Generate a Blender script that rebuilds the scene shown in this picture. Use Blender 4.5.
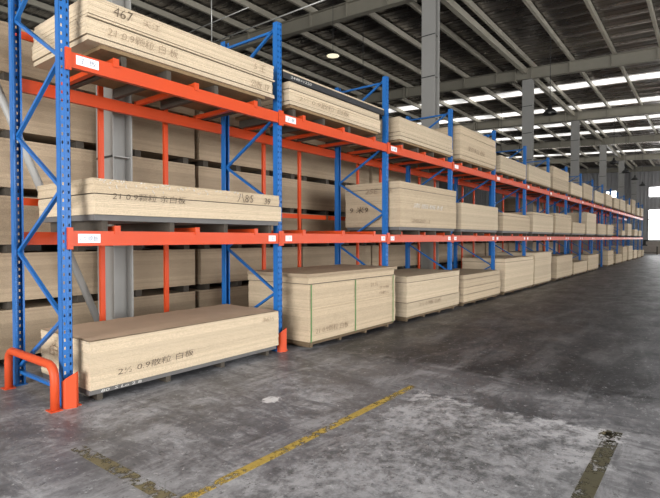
import bpy, bmesh, math, random
from mathutils import Vector, Matrix
R = math.radians
scene = bpy.context.scene
for o in list(bpy.data.objects): bpy.data.objects.remove(o, do_unlink=True)
COL = scene.collection

# ------------------------------------------------------------------ camera
cam_data = bpy.data.cameras.new('camera')
cam = bpy.data.objects.new('camera', cam_data); COL.objects.link(cam)
cam_data.sensor_fit = 'HORIZONTAL'; cam_data.sensor_width = 36.0
cam_data.lens = 489.2972 / 660 * 36.0
cam_data.clip_end = 300
cam.location = (-2.0469, -4.6691, 1.5424)
cam.rotation_euler = (R(90 - 1.2404), 0, R(37.8886 - 90))
scene.camera = cam

# ------------------------------------------------------------------ world, light, exposure
world = bpy.data.worlds.new('world'); scene.world = world; world.use_nodes = True
bg = world.node_tree.nodes['Background']
bg.inputs[0].default_value = (0.86, 0.93, 1.0, 1); bg.inputs[1].default_value = 0.6
vs = scene.view_settings
vs.view_transform = 'Standard'; vs.look = 'None'; vs.exposure = 0.0; vs.gamma = 1.0; vs.use_curve_mapping = False

DOOR_POWER, SIDE_POWER, SKY_EMIT, WIN_EMIT, SIDE_WIN = 2800, 1900, 1.6, 6.0, 10.5
def area(name, loc, rot, sx, sy, power, color):
    l = bpy.data.lights.new(name, 'AREA'); l.shape = 'RECTANGLE'; l.size = sx; l.size_y = sy
    l.energy = power; l.color = color
    o = bpy.data.objects.new(name, l); COL.objects.link(o); o.location = loc; o.rotation_euler = rot
    return o
# daylight entering through the loading door (in the wall at x = -12) and the side door (in the wall at y = -15)
area('door_daylight', (-12.2, -4.5, 2.9), (0, R(-90), 0), 5.6, 9.0, DOOR_POWER, (0.97, 0.985, 1.0))
area('side_door_daylight', (2.0, -15.2, 2.9), (R(90), 0, 0), 9.0, 5.6, SIDE_POWER, (0.97, 0.985, 1.0))

# ------------------------------------------------------------------ mesh helpers
words_n = ['first', 'second', 'third', 'fourth', 'fifth', 'sixth', 'seventh', 'eighth', 'ninth', 'tenth', 'eleventh', 'twelfth', 'thirteenth', 'fourteenth', 'fifteenth', 'sixteenth', 'seventeenth']
class MB:
    def __init__(self): self.v = []; self.f = []; self.m = []
    def add(self, vs, fs, mi=0):
        b = len(self.v); self.v += [tuple(p) for p in vs]
        self.f += [tuple(i + b for i in f) for f in fs]; self.m += [mi] * len(fs)
    def box(self, x0, x1, y0, y1, z0, z1, mi=0):
        self.add([(x0,y0,z0),(x1,y0,z0),(x1,y1,z0),(x0,y1,z0),(x0,y0,z1),(x1,y0,z1),(x1,y1,z1),(x0,y1,z1)],
                 [(0,3,2,1),(4,5,6,7),(0,1,5,4),(1,2,6,5),(2,3,7,6),(3,0,4,7)], mi)
    def bar(self, a, b, w, h, up=(1,0,0), mi=0):
        a = Vector(a); b = Vector(b); d = (b - a).normalized()
        u = Vector(up); u = (u - d * u.dot(d)).normalized(); s = d.cross(u)
        pts = []
        for p in (a, b):
            for i, j in ((-1,-1),(1,-1),(1,1),(-1,1)): pts.append(p + u * (i * w / 2) + s * (j * h / 2))
        self.add(pts, [(0,3,2,1),(4,5,6,7),(0,1,5,4),(1,2,6,5),(2,3,7,6),(3,0,4,7)], mi)
    def tube(self, pts, r, n=12, mi=0):
        pts = [Vector(p) for p in pts]; rings = []
        for i, p in enumerate(pts):
            d = (pts[min(i + 1, len(pts) - 1)] - pts[max(i - 1, 0)]).normalized()
            u = d.cross(Vector((0.9, 0.13, 0.4))).normalized(); s = d.cross(u)
            rings.append([p + (u * math.cos(2*math.pi*k/n) + s * math.sin(2*math.pi*k/n)) * r for k in range(n)])
        vs = [q for r_ in rings for q in r_]; fs = []
        for i in range(len(pts) - 1):
            for k in range(n):
                fs.append((i*n+k, i*n+(k+1)%n, (i+1)*n+(k+1)%n, (i+1)*n+k))
        fs.append(tuple(range(n))[::-1]); fs.append(tuple((len(pts)-1)*n+k for k in range(n)))
        self.add(vs, fs, mi)
    def prism(self, poly, ax, a, b, mi=0):
        """poly: 2-D points; extruded along axis ax between a and b"""
        def P(q, t):
            if ax == 0: return (t, q[0], q[1])
            if ax == 1: return (q[0], t, q[1])
            return (q[0], q[1], t)
        n = len(poly)
        vs = [P(q, a) for q in poly] + [P(q, b) for q in poly]
        fs = [(i, (i+1) % n, n+(i+1) % n, n+i) for i in range(n)] + [tuple(range(n))[::-1], tuple(range(n, 2*n))]
        self.add(vs, fs, mi)
    def lathe(self, prof, n=20, mi=0):
        vs = []; fs = []
        for r, z in prof:
            for k in range(n): vs.append((r*math.cos(2*math.pi*k/n), r*math.sin(2*math.pi*k/n), z))
        for i in range(len(prof)-1):
            for k in range(n): fs.append((i*n+k, i*n+(k+1) % n, (i+1)*n+(k+1) % n, (i+1)*n+k))
        self.add(vs, fs, mi)
    def mesh(self, name, mats, smooth=False, fixn=False):
        me = bpy.data.meshes.new(name); me.from_pydata(self.v, [], self.f)
        for m in (mats if isinstance(mats, (list, tuple)) else [mats]): me.materials.append(m)
        me.polygons.foreach_set('material_index', self.m)
        if fixn:
            bm = bmesh.new(); bm.from_mesh(me); bmesh.ops.recalc_face_normals(bm, faces=bm.faces); bm.to_mesh(me); bm.free()
        if smooth: me.polygons.foreach_set('use_smooth', [True] * len(me.polygons))
        me.update(); return me
def link(name, me, parent=None, loc=(0,0,0), rot=(0,0,0)):
    o = bpy.data.objects.new(name, me); COL.objects.link(o); o.parent = parent
    o.location = loc; o.rotation_euler = rot; return o
def tag(o, label=None, cat=None, group=None, kind=None):
    if label: o['label'] = label
    if cat: o['category'] = cat
    if group: o['group'] = group
    if kind: o['kind'] = kind
    return o
def empty(name, loc=(0,0,0)):
    o = bpy.data.objects.new(name, None); COL.objects.link(o); o.location = loc; o.empty_display_size = .1; return o

# ------------------------------------------------------------------ materials
class NT:
    def __init__(self, name):
        self.mat = bpy.data.materials.new(name); self.mat.use_nodes = True
        self.t = self.mat.node_tree; self.b = self.t.nodes['Principled BSDF']; self.out = self.t.nodes['Material Output']
    def n(self, typ, **kw):
        x = self.t.nodes.new(typ)
        for k, v in kw.items(): setattr(x, k, v)
        return x
    def l(self, a, b): self.t.links.new(a, b)
    def coord(self): return self.n('ShaderNodeTexCoord').outputs['Object']
    def mapping(self, vec, scale=(1,1,1), loc=(0,0,0)):
        m = self.n('ShaderNodeMapping'); m.inputs['Scale'].default_value = scale; m.inputs['Location'].default_value = loc
        self.l(vec, m.inputs['Vector']); return m.outputs[0]
    def noise(self, vec, scale, detail=4, rough=.55, dist=0):
        x = self.n('ShaderNodeTexNoise'); x.inputs['Scale'].default_value = scale; x.inputs['Detail'].default_value = detail
        x.inputs['Roughness'].default_value = rough; x.inputs['Distortion'].default_value = dist
        self.l(vec, x.inputs['Vector']); return x.outputs['Fac']
    def ramp(self, fac, stops):
        r = self.n('ShaderNodeValToRGB'); e = r.color_ramp.elements
        while len(e) < len(stops): e.new(.5)
        for i, (p, c) in enumerate(stops):
            e[i].position = p; e[i].color = (c, c, c, 1) if not isinstance(c, tuple) else (*c, 1)
        self.l(fac, r.inputs[0]); return r.outputs[0]
    def mix(self, fac, a, b, mode='MIX'):
        m = self.n('ShaderNodeMix', data_type='RGBA', blend_type=mode)
        for val, sock in ((fac, m.inputs[0]), (a, m.inputs[6]), (b, m.inputs[7])):
            if isinstance(val, (int, float)): sock.default_value = val
            elif isinstance(val, tuple): sock.default_value = (*val, 1)
            else: self.l(val, sock)
        return m.outputs[2]
    def math(self, op, a, b=None, c=None):
        m = self.n('ShaderNodeMath', operation=op)
        for i, v in enumerate((a, b, c)):
            if v is None: continue
            if isinstance(v, (int, float)): m.inputs[i].default_value = v
            else: self.l(v, m.inputs[i])
        return m.outputs[0]
    def bump(self, h, strength, dist=.01):
        b = self.n('ShaderNodeBump'); b.inputs['Strength'].default_value = strength; b.inputs['Distance'].default_value = dist
        self.l(h, b.inputs['Height']); self.l(b.outputs[0], self.b.inputs['Normal'])

def board_mat(name, col, dark, contrast=.05):
    t = NT(name); co = t.coord()
    geo = t.n('ShaderNodeNewGeometry'); oi = t.n('ShaderNodeObjectInfo')
    grain = t.noise(t.mapping(co, (2.5, 2.5, 9)), 3.0, 7, .72)
    speck = t.noise(co, 150, 2, .6)
    base = t.mix(t.ramp(grain, [(.3, 0.), (.72, 1.)]), dark, col)
    base = t.mix(t.ramp(speck, [(.42, .75), (.52, 0.)]), base, tuple(c * .62 for c in col))
    v = t.math('ADD', t.math('MULTIPLY', geo.outputs['Random Per Island'], contrast * 2), 1 - contrast * 1.2)
    v = t.math('MULTIPLY', v, t.math('ADD', t.math('MULTIPLY', oi.outputs['Random'], .16), .92))
    cmb = t.n('ShaderNodeCombineColor')
    for i in range(3): t.l(v, cmb.inputs[i])
    base = t.mix(1.0, base, cmb.outputs[0], 'MULTIPLY')
    t.l(base, t.b.inputs['Base Color']); t.b.inputs['Roughness'].default_value = .75
    t.b.inputs['Specular IOR Level'].default_value = .25
    t.bump(speck, .25, .002)
    return t.mat
def paint_mat(name, col, rough=.38, wear=.25, spec=.5, coat=0):
    t = NT(name); co = t.coord()
    n1 = t.noise(co, 2.3, 5, .6); n2 = t.noise(co, 38, 4, .65)
    c = t.mix(t.ramp(n1, [(.3, 0.), (.75, wear)]), col, tuple(min(1, x * .72 + .012) for x in col))
    c = t.mix(t.ramp(n2, [(.68, 0.), (.76, .45)]), c, tuple(x * .5 + .1 for x in col))
    t.l(c, t.b.inputs['Base Color']); t.b.inputs['Roughness'].default_value = rough
    t.b.inputs['Specular IOR Level'].default_value = spec; t.b.inputs['Coat Weight'].default_value = coat
    return t.mat
def plain_mat(name, col, rough=.6, metal=0., var=.18, scale=6, spec=.4):
    t = NT(name); co = t.coord()
    n1 = t.noise(co, scale, 5, .62)
    c = t.mix(n1, tuple(x * (1 + var) for x in col), tuple(x * (1 - var) for x in col))
    t.l(c, t.b.inputs['Base Color']); t.b.inputs['Roughness'].default_value = rough; t.b.inputs['Metallic'].default_value = metal
    t.b.inputs['Specular IOR Level'].default_value = spec
    return t.mat
def glow_mat(name, col, strength, low=.82):
    t = NT(name); t.b.inputs['Base Color'].default_value = (.8, .8, .8, 1)
    n1 = t.noise(t.coord(), .9, 3)
    c = t.mix(t.ramp(n1, [(.4, 0.), (.62, 1.)]), col, tuple(x * low for x in col))
    t.l(c, t.b.inputs['Emission Color']); t.b.inputs['Emission Strength'].default_value = strength
    return t.mat

M = {}
M['board'] = board_mat('particle_board', (.65, .52, .365), (.57, .45, .305), .08)
M['board_b'] = board_mat('particle_board_warm', (.58, .455, .31), (.50, .385, .255), .08)
M['board_c'] = board_mat('particle_board_shaded', (.44, .335, .225), (.37, .275, .18), .1)  # pale board darkened: the shade behind the rack is put into its colour
M['kraft'] = plain_mat('kraft_cover', (.56, .40, .275), .7, var=.15, scale=3)
M['blackslab'] = plain_mat('black_film_board', (.035, .035, .037), .45)
M['orange'] = paint_mat('orange_paint', (.60, .062, .011), .38, .3, .35, .0)
M['orange_guard'] = paint_mat('orange_guard_paint', (.60, .072, .018), .5, .5, .3)
M['blue'] = paint_mat('blue_paint', (.012, .128, .40), .38, .3, .4, .0)
M['column'] = paint_mat('grey_column_paint', (.31, .298, .275), .5, .35)
M['steel'] = plain_mat('purlin_steel', (.40, .365, .29), .34, .2, .12, 3)
M['rafter'] = plain_mat('rafter_paint', (.23, .21, .165), .5, 0, .15, 2)
M['wood'] = board_mat('pallet_wood', (.33, .22, .115), (.22, .145, .075), .2)
M['wooddark'] = board_mat('dark_pallet_wood', (.10, .082, .062), (.06, .05, .04), .2)
M['greyslab'] = plain_mat('grey_pallet', (.13, .122, .115), .6)
M['woodmid'] = board_mat('brown_pallet_wood', (.19, .13, .075), (.12, .085, .05), .2)
M['tag'] = plain_mat('tag_paper', (.85, .84, .86), .6, var=.03)
M['ink'] = plain_mat('marker_ink', (.10, .07, .045), .6)
M['inkfaint'] = plain_mat('faded_ink', (.30, .215, .14), .7)
M['inkgrey'] = plain_mat('grey_print', (.22, .23, .27), .6)
M['chalk'] = plain_mat('white_chalk', (.62, .60, .55), .8)
M['strap'] = plain_mat('green_strap', (.09, .24, .07), .45)
M['black'] = plain_mat('black_lamp', (.018, .017, .016), .45)
M['wire'] = plain_mat('wire', (.03, .03, .03), .5)
M['pipe'] = plain_mat('pipe_metal', (.55, .54, .5), .35, .4)
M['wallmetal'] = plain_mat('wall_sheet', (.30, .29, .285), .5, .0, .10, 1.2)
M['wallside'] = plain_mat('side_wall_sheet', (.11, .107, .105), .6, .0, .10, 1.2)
M['dado'] = plain_mat('plaster_dado', (.33, .28, .24), .8)
M['frame'] = plain_mat('window_frame', (.30, .30, .30), .5)
M['window'] = glow_mat('daylit_window', (1.0, 1.0, 1.0), WIN_EMIT)
M['addedwindow'] = glow_mat('added_side_window', (.97, .985, 1.0), SIDE_WIN)
M['skylight'] = glow_mat('daylit_skylight', (1.0, .985, .95), SKY_EMIT, .4)
M['lens'] = glow_mat('lamp_lens', (1.0, .9, .6), 1.1)
M['lampwhite'] = plain_mat('lamp_body', (.5, .48, .42), .5)

def roof_mat():
    t = NT('roof_sheet'); co = t.coord(); oi = t.n('ShaderNodeObjectInfo')
    n1 = t.noise(t.mapping(co, (1, .35, 1)), 1.6, 5, .6)
    c = t.mix(n1, (.24, .212, .187), (.15, .132, .116))
    v = t.math('ADD', t.math('MULTIPLY', oi.outputs['Random'], .5), .75)
    cmb = t.n('ShaderNodeCombineColor')
    for i in range(3): t.l(v, cmb.inputs[i])
    t.l(t.mix(1., c, cmb.outputs[0], 'MULTIPLY'), t.b.inputs['Base Color'])
    t.b.inputs['Metallic'].default_value = .85
    t.l(t.ramp(n1, [(.3, .2), (.7, .38)]), t.b.inputs['Roughness'])
    t.bump(t.noise(co, 2.4, 3), .25, .03)
    return t.mat
M['roof'] = roof_mat()

def floor_mat():
    t = NT('concrete_floor'); co = t.coord()
    sep = t.n('ShaderNodeSeparateXYZ'); t.l(co, sep.inputs[0]); X, Y = sep.outputs[0], sep.outputs[1]
    big = t.noise(co, .38, 6, .62, .6); mid = t.noise(co, 1.5, 9, .72, .5); fine = t.noise(co, 8, 9, .78, .3); dust = t.noise(co, 60, 5, .75)
    streak = t.noise(t.mapping(co, (.5, 1.8, 1)), 1.6, 9, .7, .5); cross = t.noise(t.mapping(co, (2.6, .6, 1), (7, 3, 0)), 1.2, 9, .72, .4)
    v = t.math('ADD', t.math('MULTIPLY', mid, .55), t.math('MULTIPLY', fine, .45))
    base = t.ramp(v, [(.40, (.075, .074, .078)), (.475, (.155, .153, .158)), (.525, (.235, .231, .236)), (.60, (.40, .395, .40))])
    base = t.mix(t.ramp(big, [(.40, .5), (.54, 0.)]), base, (.085, .084, .09))
    base = t.mix(t.ramp(streak, [(.51, 0.), (.60, .55)]), base, (.36, .355, .36))
    base = t.mix(t.ramp(cross, [(.41, .65), (.485, 0.)]), base, (.075, .074, .08))
    # rubber-blackened traffic lane of the aisle; its edge is broken up
    wob = t.math('ADD', t.math('MULTIPLY', t.math('SUBTRACT', mid, .5), 4.5), t.math('MULTIPLY', t.math('SUBTRACT', big, .5), 3.0))
    lane = t.math('ADD', t.math('SUBTRACT', X, 2.7), wob)
    lane_f = t.ramp(t.math('MULTIPLY', lane, .5), [(0., 0.), (.5, .96)])
    dk = t.ramp(t.math('ADD', t.math('MULTIPLY', streak, .6), t.math('MULTIPLY', fine, .4)), [(.43, (.014, .014, .016)), (.51, (.034, .033, .036)), (.60, (.12, .118, .12))])
    base = t.mix(lane_f, base, dk)
    # scuffed pale patch inside the painted box (x < 2.35, y < -2.3), brightest where the paint flaked along its end
    wb2 = t.math('ADD', t.math('MULTIPLY', t.math('SUBTRACT', fine, .5), .35), t.math('MULTIPLY', t.math('SUBTRACT', mid, .5), .55))
    d1 = t.math('ADD', t.math('SUBTRACT', 2.36, X), wb2); d2 = t.math('ADD', t.math('SUBTRACT', -2.40, Y), wb2)
    d3 = t.math('ADD', t.math('ADD', Y, 4.1), wb2)
    d = t.math('MINIMUM', t.math('MINIMUM', d1, d2), d3)
    patch = t.ramp(t.math('MULTIPLY', d, 2.6), [(0., 0.), (.12, 1.)])
    edge = t.ramp(t.math('ADD', t.math('MULTIPLY', t.math('SUBTRACT', X, 1.2), .75), t.math('MULTIPLY', t.math('SUBTRACT', mid, .5), 1.5)), [(.25, .12), (.85, 1.)])
    worn = t.ramp(t.math('ADD', t.math('MULTIPLY', fine, .6), t.math('MULTIPLY', mid, .4)), [(.44, .0), (.55, 1.)])
    base = t.mix(t.math('MULTIPLY', patch, .6), base, t.mix(worn, (.10, .102, .102), (.30, .296, .30)))
    base = t.mix(t.math('MULTIPLY', t.math('MULTIPLY', patch, edge), t.math('ADD', t.math('MULTIPLY', worn, .6), .08)), base, (.56, .55, .555))
    rim = t.ramp(t.math('MULTIPLY', t.math('ADD', d1, .45), 2.0), [(.0, 0.), (.3, .8), (.75, .8), (.92, 0.)])
    base = t.mix(t.math('MULTIPLY', t.math('MULTIPLY', rim, t.ramp(mid, [(.46, .9), (.56, .1)])), t.ramp(t.math('ADD', d2, .3), [(0., 0.), (.3, 1.)])), base, (.055, .054, .058))
    # scratches, specks and white spill beside the line
    sp = t.ramp(t.math('ADD', t.math('MULTIPLY', t.noise(co, 14, 7, .78), .75), t.math('MULTIPLY', dust, .25)), [(.565, 0.), (.62, .75)])
    base = t.mix(sp, base, (.48, .475, .475))
    dsp = t.ramp(t.math('ADD', t.math('MULTIPLY', t.noise(t.mapping(co, (1, 1, 1), (31, 12, 0)), 11, 7, .78), .75), t.math('MULTIPLY', dust, .25)), [(.39, .75), (.45, 0.)])
    base = t.mix(dsp, base, (.05, .05, .05))
    def spot(px, py, rx, ry):
        a = t.math('DIVIDE', t.math('SUBTRACT', X, px), rx); b = t.math('DIVIDE', t.math('SUBTRACT', Y, py), ry)
        r2 = t.math('ADD', t.math('MULTIPLY', a, a), t.math('MULTIPLY', b, b))
        return t.ramp(t.math('ADD', r2, t.math('MULTIPLY', t.math('SUBTRACT', t.noise(co, 22, 5, .7), .5), 3.2)), [(.35, 1.), (.8, 0.)])
    base = t.mix(t.math('MULTIPLY', spot(1.27, -1.37, .12, .10), .9), base, (.72, .71, .70))
    base = t.mix(t.math('MULTIPLY', spot(-.05, -.02, .22, .16), .55), base, (.45, .43, .41))
    crack = t.n('ShaderNodeTexVoronoi', feature='DISTANCE_TO_EDGE'); crack.inputs['Scale'].default_value = .23
    dv = t.n('ShaderNodeVectorMath', operation='ADD'); t.l(co, dv.inputs[0])
    cc = t.n('ShaderNodeTexNoise'); cc.inputs['Scale'].default_value = 1.6; cc.inputs['Detail'].default_value = 5; t.l(co, cc.inputs['Vector'])
    sc = t.n('ShaderNodeVectorMath', operation='SCALE'); t.l(cc.outputs['Color'], sc.inputs[0]); sc.inputs['Scale'].default_value = .9
    t.l(sc.outputs[0], dv.inputs[1]); t.l(dv.outputs[0], crack.inputs['Vector'])
    base = t.mix(t.ramp(crack.outputs['Distance'], [(.0, .35), (.004, 0.)]), base, (.05, .05, .05))
    t.l(base, t.b.inputs['Base Color'])
    t.l(t.ramp(v, [(.35, .30), (.65, .62)]), t.b.inputs['Roughness'])
    t.b.inputs['Specular IOR Level'].default_value = .32
    t.bump(fine, .15, .01)
    return t.mat
M['floor'] = floor_mat()
def worn_paint(name, col, cover):
    t = NT(name); co = t.coord()
    n = t.math('ADD', t.math('MULTIPLY', t.noise(co, 16, 7, .75), .65), t.math('MULTIPLY', t.noise(co, 3., 3), .35))
    f = t.ramp(n, [(cover - .045, 1.), (cover + .03, 0.)])
    t.l(t.mix(t.noise(co, 30, 4), col, tuple(x * .55 for x in col)), t.b.inputs['Base Color']); t.b.inputs['Roughness'].default_value = .6
    tr = t.n('ShaderNodeBsdfTransparent'); mx = t.n('ShaderNodeMixShader')
    t.l(f, mx.inputs[0]); t.l(tr.outputs[0], mx.inputs[1]); t.l(t.b.outputs[0], mx.inputs[2]); t.l(mx.outputs[0], t.out.inputs['Surface'])
    return t.mat
M['yellow'] = worn_paint('yellow_floor_paint', (.52, .36, .075), .535)
M['oldyellow'] = worn_paint('old_yellow_floor_paint', (.20, .165, .085), .505)
M['darktape'] = worn_paint('dirty_line_paint', (.10, .088, .05), .53)

# ------------------------------------------------------------------ setting: shell
XA, XB, YA, YB = -12.0, 57.4, -15.0, 22.0
mb = MB(); mb.box(XA - 3, XB + .3, YA - 3, YB + .3, -.2, 0)
tag(link('floor', mb.mesh('floor', M['floor'])), 'worn grey concrete warehouse floor', 'floor', kind='structure')

def corrugated(mbb, along, a0, a1, fixed, z0, z1, sign):
    """vertical sheet with trapezoid ribs; along = 0 runs in x, 1 runs in y"""
    pts = []; p = a0; pitch = .33
    while p < a1 - 1e-6:
        for dx, d in ((0, 0), (.12, 0), (.17, .022), (.25, .022), (.30, 0)):
            if p + dx < a1: pts.append((p + dx, d))
        p += pitch
    pts.append((a1, 0))
    vs = []
    for z in (z0, z1):
        for q, d in pts:
            vs.append((q, fixed + sign * d, z) if along == 0 else (fixed + sign * d, q, z))
    n = len(pts)
    mbb.add(vs, [(i, i + 1, n + i + 1, n + i) for i in range(n - 1)])
    if along == 0: mbb.box(a0, a1, min(fixed - sign * .02, fixed - sign * .15), max(fixed - sign * .02, fixed - sign * .15), z0, z1)
    else: mbb.box(min(fixed - sign * .02, fixed - sign * .15), max(fixed - sign * .02, fixed - sign * .15), a0, a1, z0, z1)

def roofz(y): return 9.06 + .045 * (y - 1.4)
mb = MB(); corrugated(mb, 1, YA, YB, XB, 0.0, 10.2, -1)
wb = link('wall_back', mb.mesh('wall_back', M['wallmetal'])); tag(wb, 'grey corrugated sheet wall at the far end of the racks', 'wall', kind='structure')
mb = MB(); mb.box(XB - .12, XB - .02, YA, YB, 0, 1.25); link('dado', mb.mesh('dado', M['dado']), wb)
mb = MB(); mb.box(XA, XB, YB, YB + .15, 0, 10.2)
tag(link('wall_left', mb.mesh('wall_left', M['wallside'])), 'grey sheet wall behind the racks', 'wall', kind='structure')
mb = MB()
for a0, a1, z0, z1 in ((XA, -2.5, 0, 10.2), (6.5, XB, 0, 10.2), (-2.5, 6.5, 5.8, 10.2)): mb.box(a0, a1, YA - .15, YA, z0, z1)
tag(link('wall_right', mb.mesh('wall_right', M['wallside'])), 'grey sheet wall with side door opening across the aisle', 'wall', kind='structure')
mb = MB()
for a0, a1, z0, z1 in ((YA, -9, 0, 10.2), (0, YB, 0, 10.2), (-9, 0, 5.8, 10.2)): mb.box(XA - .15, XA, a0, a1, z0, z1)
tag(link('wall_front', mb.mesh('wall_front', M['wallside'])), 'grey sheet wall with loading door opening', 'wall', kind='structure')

# windows in the far wall
def window(n, y0, y1, z0, z1, rows, cols, label, side=None):
    w = empty('window_%d' % n, (XB - .09, (y0 + y1) / 2, z0) if side is None else (side, YA + .07, z0))
    if side is not None: w.rotation_euler.z = R(-90)
    tag(w, label, 'window', kind='structure')
    h = z1 - z0; hw = (y1 - y0) / 2; f = MB(); t_ = .07
    f.box(-.05, .03, -hw, hw, 0, t_); f.box(-.05, .03, -hw, hw, h - t_, h)
    f.box(-.05, .03, -hw, -hw + t_, 0, h); f.box(-.05, .03, hw - t_, hw, 0, h)
    for i in range(1, rows): f.box(-.05, .03, -hw, hw, h * i / rows - .05, h * i / rows + .05)
    for j in range(1, cols):
        yy = -hw + 2 * hw * j / cols; f.box(-.05, .03, yy - .035, yy + .035, 0, h)
    link('window_frame', f.mesh('window_frame', M['frame']), w)
    for i in range(rows):
        for j in range(cols):
            p = MB(); p.box(-.015, .0, -hw + 2*hw*j/cols + .04, -hw + 2*hw*(j+1)/cols - .04, h*i/rows + .05, h*(i+1)/rows - .05)
            link('pane', p.mesh('pane', M['window'] if side is None else M['addedwindow']), w)
window(1, -5.2, .42, 1.35, 4.5, 3, 4, 'large bright window at floor height in the far wall')
window(2, -5.2, .42, 5.7, 6.8, 1, 4, 'long high bright window above the large window')
window(3, 3.2, 4.6, 5.7, 6.6, 1, 2, 'small high bright window in the far wall between columns')

for i in range(7):  # unseen glowing windows, added to light the far bays from across the aisle
    window(4 + i, -2.1, 2.1, 1.2, 4.8, 3, 3, 'added unseen window in the wall across the aisle, %s from the side door' % words_n[i], 13.0 + 6.2 * i)

# ceiling: single roof panels with standing seams, some are translucent skylights
ceil = tag(empty('ceiling', (0, 0, 0)), 'dark metal sheet roof on steel purlins', 'ceiling', kind='structure')
PW = .9; sl = math.atan(.045)
def panel_mesh(name, mat):
    p = MB(); w = PW; y0, y1 = YA - .3, YB + .3
    prof = [(0, -.045), (.012, -.045), (.014, 0), (.28, 0), (.30, -.012), (.33, -.012), (.35, 0), (.58, 0), (.60, -.012), (.63, -.012), (.65, 0), (w - .004, 0), (w - .002, .03), (0, .03)]
    p.prism(prof, 1, y0, y1)
    for i, q in enumerate(p.v): p.v[i] = (q[0], q[1], q[2] + roofz(q[1]))
    return p.mesh(name, mat, fixn=True)
pm = panel_mesh('roof_panel', M['roof']); sm = panel_mesh('skylight_panel', M['skylight'])
SKY = [(-9.0, -7.0), (-2.9, 1.0), (24.2, 25.1), (28.1, 29.0), (32.8, 33.7), (37.0, 37.9), (41.8, 42.7), (46.3, 47.2), (51.2, 52.1)]  # spans around the camera: unseen skylights added to brighten the near floor
for i in range(int((XB - XA) / PW) + 1):
    x = XA + i * PW; c = x + PW / 2
    if any(a <= c <= b for a, b in SKY): link('skylight_panel', sm, ceil, (x, 0, 0))
    else: link('roof_panel', pm, ceil, (x, 0, 0))

# purlins (along x)
def purlin_profile(h, w): return [(-w/2, 0), (w/2, 0), (w/2, .02), (-w/2 + .012, .012), (-w/2 + .012, h - .012), (w/2, h - .02), (w/2, h), (-w/2, h)]
p = MB(); p.prism(purlin_profile(.19, .09), 0, XA, XB - .2); pmesh = p.mesh('purlin', M['steel'], fixn=True)
ys = [1.4 + 1.5 * k for k in range(-10, 14)]
for k, y in enumerate(ys):
    o = link('purlin', pmesh, None, (0, y, roofz(y) - .24))
    tag(o, 'long steel roof purlin running along under the roof sheets', 'purlin', 'roof purlins', 'structure')
p = MB(); p.prism(purlin_profile(.22, .16), 0, XA, XB - .2)
tag(link('column_tie_beam', p.mesh('column_tie_beam', M['steel'], fixn=True), None, (0, 1.72, roofz(1.7) - .46)), 'steel tie beam along the column tops beside a purlin', 'beam', kind='structure')

# columns and rafters
CX = [1.35 + 9.27 * k for k in range(-1, 7)]; CX[-1] = XB - .6
def col_mesh():
    c = MB(); H = 8.33; w = .135
    c.box(-w, -w + .016, 0, .42, 0, H); c.box(w - .016, w, 0, .42, 0, H); c.box(-w + .016, w - .016, .15, .164, 0, H)
    for z in [1.15 * k + .3 for k in range(1, 7)]:
        c.box(-w + .016, w - .016, .012, .15, z, z + .014); c.box(-w + .016, w - .016, .164, .41, z, z + .014)
        c.box(-w - .004, -w, .004, .416, z - .012, z + .016, 1)
    c.box(-w - .08, w + .08, -.08, .53, 0, .025)
    return c.mesh('column', [M['column'], M['wire']])
cm = col_mesh()
for k, x in enumerate(CX):
    if k == 0: continue
    o = link('column', cm, None, (x, 1.4, 0))
    tag(o, 'grey steel column behind the rack, %s counted from the guard rail' % words_n[k - 1], 'column', 'building columns behind the rack', 'structure')
def raf_mesh():
    r = MB(); d = .46
    y0, y1 = YA, YB
    for a, b, hw in ((0, .018, .11), (d - .018, d, .11), (.018, d - .018, .006)): r.box(-hw, hw, y0, y1, a, b)
    n = int((y1 - y0) / 1.5)
    for i in range(n):
        y = -13.6 + 1.5 * i + .07
        if y < y1: r.box(-.1, .1, y, y + .014, .018, d - .018)
    for y in (2.1, -4.2, 7.6): r.box(-.12, .12, y, y + .05, -.06, d + .04)
    for i, q in enumerate(r.v): r.v[i] = (q[0], q[1], q[2] + roofz(q[1]) - .24 - d)
    return r.mesh('roof_rafter', M['rafter'])
rm = raf_mesh()
for k, x in enumerate(CX):
    tag(link('roof_rafter', rm, None, (x, 0, 0)), 'steel rafter crossing under the purlins at a column top', 'rafter', 'roof rafters', 'structure')
# diagonal wall bracing at the first column
mb = MB(); mb.tube([(-.75, 1.62, 5.1), (1.2, 1.62, .25)], .045, 10)
tag(link('column_brace', mb.mesh('column_brace', M['column'], True)), 'pale slanting brace pipe running down to a grey column foot', 'brace', kind='structure')

# ------------------------------------------------------------------ floor paint
def strip(name, x0, x1, y0, y1, mat, label):
    s = MB(); s.box(x0, x1, y0, y1, .0005, .003)
    tag(link(name, s.mesh(name, mat)), label, 'floor marking', kind='structure')
strip('floor_line', -.33, 2.5, -2.275, -2.2, M['yellow'], 'worn yellow painted line on the floor along the rack')
strip('floor_line', -.42, -.32, -2.27, -1.0, M['oldyellow'], 'old dirty yellow line crossing the floor towards the rack')
strip('floor_line', 1.0, 2.4, -4.14, -4.03, M['darktape'], 'dark grimy line at the edge of the scuffed patch')
strip('floor_line', 2.14, 2.36, -4.12, -3.99, M['oldyellow'], 'small remnant of yellow paint at the end of the dark line')

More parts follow.
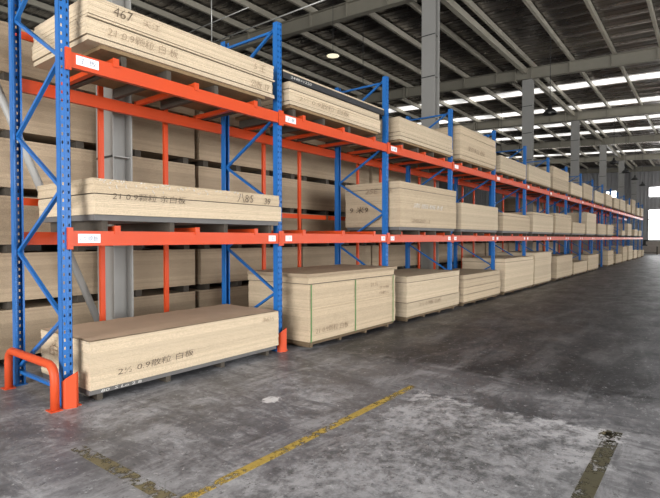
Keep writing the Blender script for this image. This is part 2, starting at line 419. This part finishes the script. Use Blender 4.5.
# ------------------------------------------------------------------ pallet rack
BAY, NB, DEP = 2.8, 17, 1.1
ZL = (1.5424, 3.1712); PH = 4.46
rack = tag(empty('pallet_rack', (0, 0, 0)), 'long blue and orange steel pallet rack full of board stacks', 'rack')
def post_mesh():
    p = MB(); w = .045; dpt = .08; rows = int(PH / .075)
    xs = [-w, -.032, -.018, .018, .032, w]
    for r_ in range(rows + 1):
        z0 = r_ * .075; z1 = min(PH, z0 + .028); z2 = min(PH, z0 + .075)
        if z1 > z0:
            for i in (0, 2, 4): p.add([(xs[i], 0, z0), (xs[i+1], 0, z0), (xs[i+1], 0, z1), (xs[i], 0, z1)], [(0,1,2,3)])
        if z2 > z1: p.add([(-w, 0, z1), (w, 0, z1), (w, 0, z2), (-w, 0, z2)], [(0,1,2,3)])
    # a raised centre rib
    p.box(-.008, .008, -.004, 0, 0, PH)
    for s in (-1, 1):
        p.box(min(s*w, s*(w-.003)), max(s*w, s*(w-.003)), 0, dpt, 0, PH)
        p.box(min(s*w, s*(w-.018)), max(s*w, s*(w-.018)), dpt - .003, dpt, 0, PH)
    return p.mesh('post', M['blue'])
pmesh = post_mesh()
mb = MB(); mb.box(-.055, .055, -.003, .11, 0, .008); foot = mb.mesh('base_plate', M['blue'])
def brace_mesh(dz, name):
    b = MB(); b.bar((0, .04, 0), (0, DEP - .04, dz), .035, .03); return b.mesh(name, M['blue'])
bm_up = brace_mesh(.6, 'brace'); bm_dn = brace_mesh(-.6, 'brace'); bm_h = brace_mesh(0, 'brace')
for k in range(NB + 1):
    x = k * BAY
    for y, rz in ((-.03, 0), (DEP + .03, math.pi)):
        o = link('post', pmesh, rack, (x, y, 0), (0, 0, rz)); link('base_plate', foot, o)
    # zigzag: rear nodes .2 1.4 2.6 3.8, front nodes .8 2.0 3.2 4.35
    link('brace', bm_h, rack, (x, 0, .14))
    link('brace', bm_dn, rack, (x, 0, .8))
    for z in (.8, 2.0, 3.2): link('brace', bm_up, rack, (x, 0, z))
    for z in (2.0, 3.2, 4.4): link('brace', bm_dn, rack, (x, 0, z))
    link('brace', bm_h, rack, (x, 0, 4.36))

def beam_mesh():
    b = MB(); h = .07; L = BAY - .094
    b.prism([(-.028, -h), (.026, -h), (.026, h - .03), (.004, h - .03), (.004, h), (-.028, h)], 0, 0, L)
    return b.mesh('beam', M['orange'], fixn=True)
bmesh_ = beam_mesh()
mb = MB(); mb.box(-.004, .046, -.012, -.006, -.1, .1); mb.box(.0, .006, -.006, .04, -.1, .1)
for z in (-.07, -.02, .03, .075): mb.box(-.0, .02, -.016, -.012, z - .008, z + .008)
con_l = mb.mesh('end_connector', M['orange'])
mb = MB(); mb.box(0, .21, -.0015, 0, -.042, .042); tagm = mb.mesh('location_tag', M['tag'])
mb = MB(); mb.box(0, .13, -.0015, 0, -.038, .038); tagm2 = mb.mesh('location_tag', M['tag'])

def text_mesh(txt, size, mat, shear=.12, off=-.004, spacing=1.0):
    cu = bpy.data.curves.new('lettering', 'FONT'); cu.body = txt; cu.size = size; cu.shear = shear; cu.offset = off * size
    cu.space_character = spacing; cu.extrude = .0008; cu.resolution_u = 2; cu.align_x = 'LEFT'; cu.align_y = 'BOTTOM'
    o = bpy.data.objects.new('lettering', cu); COL.objects.link(o)
    dg = bpy.context.evaluated_depsgraph_get(); dg.update()
    me = bpy.data.meshes.new_from_object(o.evaluated_get(dg)); bpy.data.objects.remove(o, do_unlink=True); bpy.data.curves.remove(cu)
    me.materials.clear(); me.materials.append(mat)
    if len(me.vertices) == 0: return None
    return me
def fit_text(txt, width, height, mat, parent, loc, rot=(R(90), 0, 0), name='lettering', **kw):
    me = text_mesh(txt, height * 1.3, mat, **kw)
    if me is None: return
    xs = [v.co.x for v in me.vertices]; ys_ = [v.co.y for v in me.vertices]
    sx = width / max(1e-4, max(xs) - min(xs)); sy = height / max(1e-4, max(ys_) - min(ys_))
    x0, y0 = min(xs), min(ys_)
    for v in me.vertices: v.co.x = (v.co.x - x0) * sx; v.co.y = (v.co.y - y0) * sy
    o = link(name, me, parent, loc, rot); o['kind'] = 'stuff'; return o

for lv, zc in enumerate(ZL):
    for k in range(NB):
        for rear in (0, 1):
            y = DEP + .0 if rear else -.0
            o = link('beam', bmesh_, rack, (k * BAY + .047, y + (.045 if rear else -.027), zc), (0, 0, 0))
            if rear: continue
            link('end_connector', con_l, o, (-.047, -.026, 0)); 
            c2 = link('end_connector', con_l, o, (BAY - .047, -.026, 0)); c2.scale = (-1, 1, 1)
            if lv == 0:
                if k == 0:
                    t_ = link('location_tag', tagm, o, (.045, -.0285, 0)); fit_text('1.0.顺板', .17, .05, M['inkgrey'], o, (.065, -.0305, -.025))
                else:
                    link('location_tag', tagm2, o, (.04, -.0285, 0)); fit_text('1.0', .08, .04, M['inkgrey'], o, (.06, -.0305, -.02)) if k < 4 else None
                link('location_tag', tagm2, o, (BAY - .094 - .19, -.0285, 0))
                if k < 4: fit_text('1.02', .09, .04, M['inkgrey'], o, (BAY - .094 - .17, -.0305, -.02))
            else:
                t_ = link('location_tag', tagm, o, (.045, -.0285, .01))
                if k < 3: fit_text('主 板', .16, .055, M['inkgrey'], o, (.07, -.0305, -.017))
# cross bars, back stops
mb = MB(); mb.box(-.03, .03, -.055, DEP + .045, 0, .05); mb.box(-.03, .03, -.066, -.0555, -.03, .055); mb.box(-.03, .03, DEP + .073, DEP + .085, -.03, .055)
cb = mb.mesh('cross_bar', M['orange'])
for lv, zc in enumerate(ZL):
    for k in range(NB):
        for fx in (.47, 1.42, 2.33): link('cross_bar', cb, rack, (k * BAY + fx, 0, zc + .0705))
mb = MB(); mb.box(-.03, .03, 0, .04, 0, 4.22); sv = mb.mesh('back_stop', M['orange'])
mb = MB(); mb.box(.05, BAY - .05, 0, .03, -.04, .04); sh = mb.mesh('back_stop_rail', M['orange'])
for k in range(NB):
    for fx in (1.02, 1.93): link('back_stop', sv, rack, (k * BAY + fx, DEP + .20, 0))
    for z in (1.95, 3.78): link('back_stop_rail', sh, rack, (k * BAY, DEP + .24, z))

# post guards and guard rail
def guard(x, label):
    g = MB()
    out = [(-.062, -.037), (-.062, -.08), (-.05, -.10), (.03, -.125), (.062, -.095), (.062, -.037)]
    inn = [(-.054, -.037), (-.054, -.077), (-.043, -.094), (.028, -.117), (.054, -.09), (.054, -.037)]
    n = len(out); top = [.24, .26, .28, .32, .32, .29]
    vs = [(a, b, 0) for a, b in out] + [(a, b, t_) for (a, b), t_ in zip(out, top)] + [(a, b, 0) for a, b in inn] + [(a, b, t_) for (a, b), t_ in zip(inn, top)]
    fs = []
    for i in range(n - 1):
        fs += [(i, i+1, n+i+1, n+i), (2*n+i+1, 2*n+i, 3*n+i, 3*n+i+1), (n+i, n+i+1, 3*n+i+1, 3*n+i)]
    fs += [(0, n, 3*n, 2*n), (n-1, 3*n-1, 4*n-1, 2*n-1)]
    g.add(vs, fs)
    o = tag(empty('post_protector', (x, 0, 0)), label, 'post protector')
    link('guard_plate', g.mesh('guard_plate', M['orange_guard'], fixn=True), o)
    f = MB(); f.box(.062, .09, -.095, -.037, 0, .01); link('foot_flange', f.mesh('foot_flange', M['orange_guard']), o)
guard(0, 'orange steel post protector beside the orange guard rail'); guard(BAY, 'orange steel post protector between two ground board stacks')
gr = tag(empty('guard_rail', (-.125, .5, 0)), 'bent orange tube guard rail bolted down at the rack end', 'guard rail')
pts = []; hgt = .40; r_ = .12; ya, yb = -.55, .52
pts += [(0, ya, 0), (0, ya, hgt - r_)] + [(0, ya + r_ - r_ * math.cos(a), hgt - r_ + r_ * math.sin(a)) for a in [R(d) for d in (20, 40, 60, 80)]]
pts += [(0, yb - r_ + r_ * math.sin(a), hgt - r_ + r_ * math.cos(a)) for a in [R(d) for d in (10, 30, 50, 70, 90)]] + [(0, yb, 0)]
mb = MB(); mb.tube(pts, .038, 14); link('bent_tube', mb.mesh('bent_tube', M['orange_guard'], True), gr)
for y in (ya, yb):
    mb = MB(); mb.box(-.055, .045, y - .06, y + .06, 0, .008); link('foot_plate', mb.mesh('foot_plate', M['orange_guard']), gr)

# ------------------------------------------------------------------ board stacks and pallets
rng = random.Random(7)
def sheets(L, W, H, t, mat, seed, jit=.003, big=.0):
    r = random.Random(seed); m = MB(); n = max(1, round(H / t)); tt = H / n
    ox = oy = 0
    for i in range(n):
        if r.random() < big: ox = r.uniform(-.008, .008); oy = r.uniform(-.008, .004)
        dx = ox + r.uniform(-jit, jit); dy = oy + r.uniform(-jit, jit); e = r.uniform(-jit, jit) * .6
        z0 = i * tt; m.box(dx - e, L + dx + e, dy, W + dy + e, z0, z0 + tt - .0007)
    return m.mesh('board_bundle', mat)
def pallet(x0, x1, yf, z0, h, mat_deck, mat_b, label, W=1.2, inset=.06, group=None, nb=4, deck=.03, skip=()):
    p = tag(empty('pallet', (x0, yf, z0)), label, 'pallet', group); L = x1 - x0
    d = MB(); d.box(inset, L - inset, .03, W - .03, h - deck, h); link('deck', d.mesh('deck', mat_deck), p)
    for i in range(nb):
        xx = inset + .12 + (L - 2 * inset - .24) * i / (nb - 1)
        for a in skip:
            if abs(x0 + xx - a) < .09: xx = a - x0 + .1
        b = MB(); b.box(xx - .028, xx + .028, .07, W - .02, 0, h - deck - .0005); link('bearer', b.mesh('bearer', mat_b), p)
    return p
def stack(x0, x1, yf, z0, parts, label, seed, W=1.2, t=.018, group=None):
    """parts: list of (z_from, z_to, material, dx, dy, dL)"""
    s = tag(empty('board_stack', (x0, yf, z0)), label, 'board stack', group)
    for i, (a, b, mat, dx, dy, dL) in enumerate(parts):
        if i:
            q = MB(); q.box(.012, x1 - x0 - .012, .012, W - .012, 0, .009); link('gap_shade_sheet', q.mesh('gap_shade_sheet', M['wooddark']), s, (0, 0, a - z0)); a += .0095  # thin dark sheet standing in for the shaded gap between bundles
        me = sheets(x1 - x0 + dL, W, b - a, t, mat, seed * 10 + i, .0024, .12)
        o = link('board_bundle', me, s, (dx, dy, a - z0)); o['kind'] = 'stuff'
    return s
def ordinal(k): return words_n[k] + ' bay from the guard rail'
b_, c_, w_ = M['board'], M['board_c'], M['board_b']

def clampx(x0, x1):
    k = int(((x0 + x1) / 2) // BAY); return max(x0, k * BAY + .07), min(x1, (k + 1) * BAY - .07), k
def shift(x, yref, yf): return (x + 2.0469) * (yf + 4.6691) / (yref + 4.6691) - 2.0469
# top tier: x0, x1, z1, split heights
TOP = [(.18,2.63,3.80,[3.43,3.59,3.62]),(2.95,5.29,3.69,[3.43,3.59]),(5.97,8.34,3.80,[3.45,3.52]),(8.73,11.08,4.14,[3.47,3.95]),(11.48,13.83,3.82,[3.45]),(13.94,16.8,3.88,[]),
       (17.16,19.72,4.18,[3.78]),(20.08,22.3,3.87,[]),(22.6,24.74,4.05,[]),(25.4,27.9,3.93,[]),(28.65,30.7,4.04,[]),(31.48,33.5,4.0,[]),(34.0,36.3,4.05,[]),
       (37.2,39.1,3.91,[]),(39.95,41.9,4.40,[]),(43.0,44.7,3.95,[]),(45.8,47.5,4.05,[])]
MID = [(.21,2.73,2.11,[1.96]),(5.95,8.48,2.58,[2.45]),(8.5,11.26,2.35,[]),(11.42,14.2,2.24,[2.16]),(14.52,17.14,2.38,[2.3]),(17.28,20.06,2.46,[2.36]),(20.25,22.9,2.2,[]),
       (23.3,25.6,2.72,[]),(26.25,28.6,2.28,[]),(29.2,31.2,2.3,[]),(34.35,36.3,2.05,[]),(37.7,39.6,2.55,[]),(41.4,43.5,2.2,[]),(44.3,46.4,2.15,[])]
GND = [(.14,2.64,.58,[]),(3.1,5.43,1.0,[.90]),(6.13,8.56,.84,[.35,.72]),(8.79,11.32,.71,[.26,.42,.60]),(11.72,14.57,.99,[.88]),(14.56,16.71,1.09,[]),(16.99,20.09,.90,[]),(20.27,23.3,.56,[]),
       (23.43,26.3,.78,[]),(28.42,31.0,.86,[.6]),(31.9,34.4,.58,[]),(34.8,36.9,1.0,[]),(37.46,39.9,1.02,[]),(40.2,42.7,.68,[]),(43.4,45.6,.62,[]),(46.2,47.6,.6,[])]
def size_word(h, lo, hi): return 'thin' if h < lo else ('tall' if h > hi else 'medium-high')
STK = {}
cbx = [k * BAY + f for k in range(NB) for f in (.47, 1.42, 2.33)]
for tier, rows, yref in (('top', TOP, -.08), ('middle', MID, -.1), ('ground', GND, -.15)):
    for i, (x0, x1, z1, spl) in enumerate(rows):
        if tier == 'top': yf, z0, pb, W = -.10, 3.385, 3.1712 + .0705, 1.2
        elif tier == 'middle': yf, z0, pb, W = (-.12 if i == 0 else -.24), (1.755 if i else 1.77), 1.5424 + .0705, 1.22
        else: yf, z0, pb, W = (-.15 if i == 0 else (-.3 if i else -.3)), (.125 if i == 0 else .1), 0.0, (1.06 if i == 0 else 1.22)
        if not (tier == 'ground' and i == 1) and not (i == 0): x0, x1 = shift(x0, yref, yf), shift(x1, yref, yf)
        x0, x1, k = clampx(x0, x1)
        lab = {'top': 'stack of pale boards up on the top tier, ', 'middle': 'stack of pale boards on the middle tier, ', 'ground': 'stack of pale boards at floor level, '}[tier]
        pre = size_word(z1 - z0, .4, .72)
        mats = [b_, b_, w_][rng.randrange(3)] if i else b_
        zs = [z0] + spl + [z1]; parts = []
        for j in range(len(zs) - 1):
            parts.append((zs[j] + (.001 if j else 0), zs[j + 1], mats if j == 0 else (mats if rng.random() < .6 else w_), rng.uniform(-.012, .012) if j else 0, rng.uniform(-.008, .012) if j else 0, rng.uniform(-.03, .03) if j else 0))
        s = stack(x0, x1, yf, z0, parts, pre + ' ' + lab + ordinal(k), 100 * len(STK) + 3, W, .018 if k < 5 else .03, 'board stacks on the ' + tier + ' tier')
        STK[(tier, k)] = s
        ph = z0 - pb - .0006
        pl = {'top': 'wooden pallet under the top tier stack, ', 'middle': 'pallet under the middle tier stack, ', 'ground': 'low pallet on the floor under boards, '}[tier] + ordinal(k)
        if tier == 'top': pallet(x0, x1, yf, pb, ph, M['wood'], M['wooddark'], pl, W, .14 if k == 0 else .05, 'pallets in the rack', 4, .035, cbx)
        elif tier == 'middle': pallet(x0, x1, yf, pb, ph, M['greyslab'], M['wooddark'], pl, W, .02, 'pallets in the rack', 4, .055, cbx)
        else: pallet(x0, x1, yf, pb, ph, M['greyslab'] if k == 0 else M['woodmid'], M['wooddark'] if k == 0 else M['woodmid'], pl, W, .01, 'pallets on the floor', 4, .05)

s = STK[('middle', 0)]; r = random.Random(11); mb = MB()
for i in range(70):
    x = .05 + 1.75 * r.random() ** 1.2; z = .335 - abs(r.gauss(0, .035)); a = r.uniform(-1.2, 1.2); l_ = r.uniform(.008, .03)
    mb.bar((x, -.017, z), (x + l_ * math.sin(a), -.017, z - l_ * math.cos(a)), .004, .004, (0, 1, 0))
o = link('white_marks', mb.mesh('white_marks', M['chalk']), s); o['kind'] = 'stuff'  # pale slivers standing in for an illegible white scrawl
# kraft paper cover on the ground stack of the first bay
s = STK[('ground', 0)]; L = 2.5
mb = MB(); nx, ny = 24, 12; r = random.Random(3); vs = []; fs = []
for j in range(ny + 1):
    for i in range(nx + 1):
        vs.append((.012 + (L - .02) * i / nx, .015 + 1.03 * j / ny, .457 + .004 + .003 * math.sin(i * 1.7 + j) + r.uniform(0, .003)))
for j in range(ny):
    for i in range(nx): fs.append((j*(nx+1)+i, j*(nx+1)+i+1, (j+1)*(nx+1)+i+1, (j+1)*(nx+1)+i))
mb.add(vs, fs); o = link('cover_sheet', mb.mesh('cover_sheet', M['kraft'], True), s); o['label'] = 'brown paper cover sheet'
# tall strapped stack in the second bay: thin slab on top, green straps
s = STK[('ground', 1)]
me = sheets(2.42, 1.2, .05, .018, c_, 77, .004); o = link('board_bundle', me, s, (-.07, -.03, .902)); o['kind'] = 'stuff'
for x in (.03, 1.1, 2.24):
    mb = MB(); mb.box(x - .009, x + .009, -.016, -.0135, -.0, .80); mb.box(x - .009, x + .009, -.0155, .0, -.003, -.0005); link('strap', mb.mesh('strap', M['strap']), s)
# dark film-faced boards on the top-tier stack of the second bay
s2 = tag(empty('board_stack', (2.88, -.02, 3.6915)), 'black film-faced board slab under a beige sheet, on a top tier stack', 'board stack', 'board stacks on the top tier')
for x in (.25, 1.2, 2.2):
    mb = MB(); mb.box(x - .04, x + .04, .02, 1.15, 0, .055); link('bearer', mb.mesh('bearer', M['wooddark']), s2)
me = sheets(2.62, 1.2, .085, .02, M['blackslab'], 5); o = link('board_bundle', me, s2, (0, 0, .0555)); o['kind'] = 'stuff'
me = sheets(2.62, 1.2, .022, .02, b_, 6); o = link('top_sheet', me, s2, (0, .0, .1415))
fit_text('2440×1220', .45, .035, M['chalk'], s2, (.15, -.006, .08))

# ------------------------------------------------------------------ handwriting
def write(key, txt, x, z, w, h, mat='ink', tilt=0, off=-.012, **kw):
    s = STK[key]; L = s.location
    fit_text(txt, w, h, M[mat], s, (x - L.x, -.021 if not kw.get('proud') else kw['proud'], z - L.z), (R(90), R(-tilt), 0), off=off)
def write_end(key, txt, y, z, w, h, mat='ink'):
    s = STK[key]; L = s.location
    fit_text(txt, w, h, M[mat], s, (-.032, y - L.y, z - L.z), (R(90), 0, R(-90)), off=0)
write(('ground', 0), '2½ 0.9散粒 白板', .40, .22, .88, .07, tilt=2)
write(('ground', 0), '36½', 2.34, .47, .2, .055, 'inkfaint')
write_end(('ground', 0), '白', .62, .36, .12, .12, 'inkfaint')
write(('middle', 0), '21 0.9颗粒 杂白板', .38, 1.915, .83, .075)
write(('middle', 0), '八8⁄5', 1.95, 1.98, .26, .11)
write(('middle', 0), '39', 2.4, 1.98, .11, .08)
write(('top', 0), '467', .42, 3.68, .20, .09)
write(('top', 0), '天江', .72, 3.68, .20, .07, 'inkfaint')
write(('top', 0), '21 0.9颗粒 白 板', .36, 3.47, .78, .09, 'inkfaint')
write(('top', 0), '5 王', 2.25, 3.67, .2, .08, 'inkfaint')
write(('top', 0), '公板 17', 2.2, 3.44, .32, .1, 'inkfaint')
write(('top', 1), '2½ 0.9散粒 白板', 3.1, 3.46, 1.2, .075, 'inkfaint')
write(('ground', 1), '21 0.9颗粒 白板', 3.22, .2, .78, .085, 'inkfaint')
write(('ground', 1), '21 ½', 4.62, .76, .2, .06, 'inkfaint')
write(('ground', 1), '0.9板', 4.9, .70, .3, .05, 'inkfaint')
write(('ground', 1), '白板12', 4.88, .61, .32, .05, 'inkfaint')
write(('middle', 2), '2020-1', 6.1, 1.84, .75, .07, 'inkfaint')
write(('middle', 2), '素面板材', 6.15, 2.12, 1.3, .09, 'chalk')
write_end(('middle', 2), '9 米9', .85, 2.02, .42, .12)
write_end(('middle', 2), '25E', .5, 2.37, .28, .1, 'inkfaint')
write_end(('middle', 2), '米', .02, 2.37, .12, .1, 'inkfaint')
write(('ground', 2), '2½ 0.9板 白板', 6.3, .25, .95, .08, 'inkfaint')
write(('top', 3), '颗粒板', 9.1, 3.6, 1.1, .12, 'inkfaint')
# white chalk on the first pallet
for o in bpy.data.objects:
    if o.name.startswith('pallet') and o.parent is None and o.get('label', '').startswith('low pallet') and 'first bay' in o['label']:
        fit_text('80  S Lo 2 8', .42, .026, M['chalk'], o, (.12, .028, .081))

# ------------------------------------------------------------------ block-stacked bundles behind the rack
YR = 1.97; piles = []
px = .1
for k in range(10):
    Lp = 2.80 if k == 0 else rng.uniform(2.44, 2.6); piles.append((px, px + Lp)); px += Lp + (.1 if k < 3 else rng.uniform(.1, .5))
piles.insert(0, (-2.75, .0))
meshes = {}
mb = MB(); mb.box(-.05, .05, .03, 1.17, 0, .0995); brm = mb.mesh('bearer', M['wooddark'])
tn = ['lowest', 'second', 'third', 'fourth', 'fifth', 'sixth']
pn = ['left of', 'behind the first', 'behind the second', 'behind the third', 'behind the fourth', 'behind the fifth', 'behind the sixth', 'behind the seventh', 'behind the eighth', 'behind the ninth', 'behind the tenth']
for k, (a, b) in enumerate(piles):
    nt = 6 if k < 5 else rng.choice([3, 4, 5])
    z = 0
    for t_ in range(nt):
        h = .582
        s = tag(empty('board_bundle', (a, YR + rng.uniform(-.02, .03), z)), 'board bundle, %s tier of the pile %s rack bay' % (tn[t_], pn[k]) if k else 'board bundle, %s tier of the pile beyond the rack end post' % tn[t_], 'board bundle', 'block-stacked bundles behind the rack')
        me = sheets(b - a, 1.2, h, .022 if k < 4 else .04, M['board_c'], 900 + k * 10 + t_, .0016, .05)
        o = link('boards', me, s, (0, 0, .1)); o['kind'] = 'stuff'
        for i in range(4): link('bearer', brm, s, (.15 + (b - a - .3) * i / 3, 0, 0))
        z += .1 + h + .0025

# ------------------------------------------------------------------ hanging lamps, pipe
def bell_lamp(x, y, z, label, drop=None, lit=False, group='dark bell lamps over the rack'):
    o = tag(empty('pendant_lamp', (x, y, z)), label, 'lamp', group)
    m = MB(); m.lathe([(.0, .34), (.06, .34), (.075, .2), (.12, .17), (.2, .1), (.255, 0), (.245, 0), (.19, .09), (.11, .155), (.0, .16)], 20)
    link('shade', m.mesh('shade', M['black'] if not lit else M['lampwhite'], True), o)
    m = MB(); m.lathe([(0.0, .02), (.05, .04), (.07, .09), (.05, .15)], 12); link('bulb', m.mesh('bulb', M['lampwhite'], True), o)
    m = MB(); top = roofz(y) - z; m.tube([(0, 0, .34), (0, 0, top)], .011, 6); link('cable', m.mesh('cable', M['wire']), o)
    return o
for i, x in enumerate((16.75, 31.4, 36.5, 41.6, 46.9)):
    bell_lamp(x, -.05, 6.0, 'black bell-shaped pendant lamp hanging over the rack front, %s from the guard rail' % words_n[i])
for i, x in enumerate((12.26, 26.53)):
    bell_lamp(x, 5.0, 6.0, 'black bell-shaped pendant lamp over the aisle behind the racks, %s along' % words_n[i], group='dark bell lamps over the next aisle')
# lit round lamp over the next aisle
LP = (10.35, 4.86, 7.32)
o = tag(empty('ceiling_lamp', LP), 'round lit lamp with pale yellow lens under the roof', 'lamp')
m = MB(); m.lathe([(.0, -.012), (.15, -.006), (.2, .004)], 28); link('lens', m.mesh('lens', M['lens']), o)
m = MB(); m.lathe([(.2, .004), (.205, .012), (.19, .05), (.06, .07), (.04, .16), (0, .16)], 28); link('housing', m.mesh('housing', M['black'], True), o)
m = MB(); m.tube([(0, 0, .16), (0, 0, roofz(LP[1]) - LP[2])], .008, 6); link('cable', m.mesh('cable', M['wire']), o)
# thin conduit with drop
o = tag(empty('conduit', (6.8, 0, 0)), 'thin pale conduit pipe with an upright drop under the roof', 'pipe')
m = MB(); m.tube([(0, 2.0, 7.0), (0, 6.5, 7.0)], .016, 8); link('pipe_run', m.mesh('pipe_run', M['pipe'], True), o)
m = MB(); m.tube([(0, 6.4, 7.0), (0, 6.4, roofz(6.4) - .02)], .016, 8); link('pipe_drop', m.mesh('pipe_drop', M['pipe'], True), o)
m = MB(); m.tube([(0, 4.9, 7.55), (0, 7.6, 7.55)], .014, 8); link('pipe_run', m.mesh('pipe_run', M['pipe'], True), o)

# workbench with a dark machine by the far wall
o = tag(empty('workbench', (53.5, .55, 0)), 'brown workbench standing against the far wall past the rack', 'workbench')
m = MB(); m.box(-.4, .4, -1.3, .8, .78, .84); link('bench_top', m.mesh('bench_top', M['dado']), o)
for sx in (-.35, .35):
    for yy in (-1.22, .72):
        m = MB(); m.box(sx - .03, sx + .03, yy - .03, yy + .03, 0, .78); link('leg', m.mesh('leg', M['wooddark']), o)
m = MB(); m.box(-.36, .36, -1.2, .7, .2, .24); link('shelf', m.mesh('shelf', M['wooddark']), o)
o = tag(empty('bench_machine', (53.5, .35, .84)), 'small dark machine standing on the workbench', 'machine')
m = MB(); m.box(-.18, .18, -.25, .25, 0, .12); m.box(-.1, .1, -.12, .12, .12, .42); link('machine_body', m.mesh('machine_body', M['black']), o)
m = MB(); m.box(-.12, .12, -.3, .1, .42, .56); link('machine_head', m.mesh('machine_head', M['black']), o)
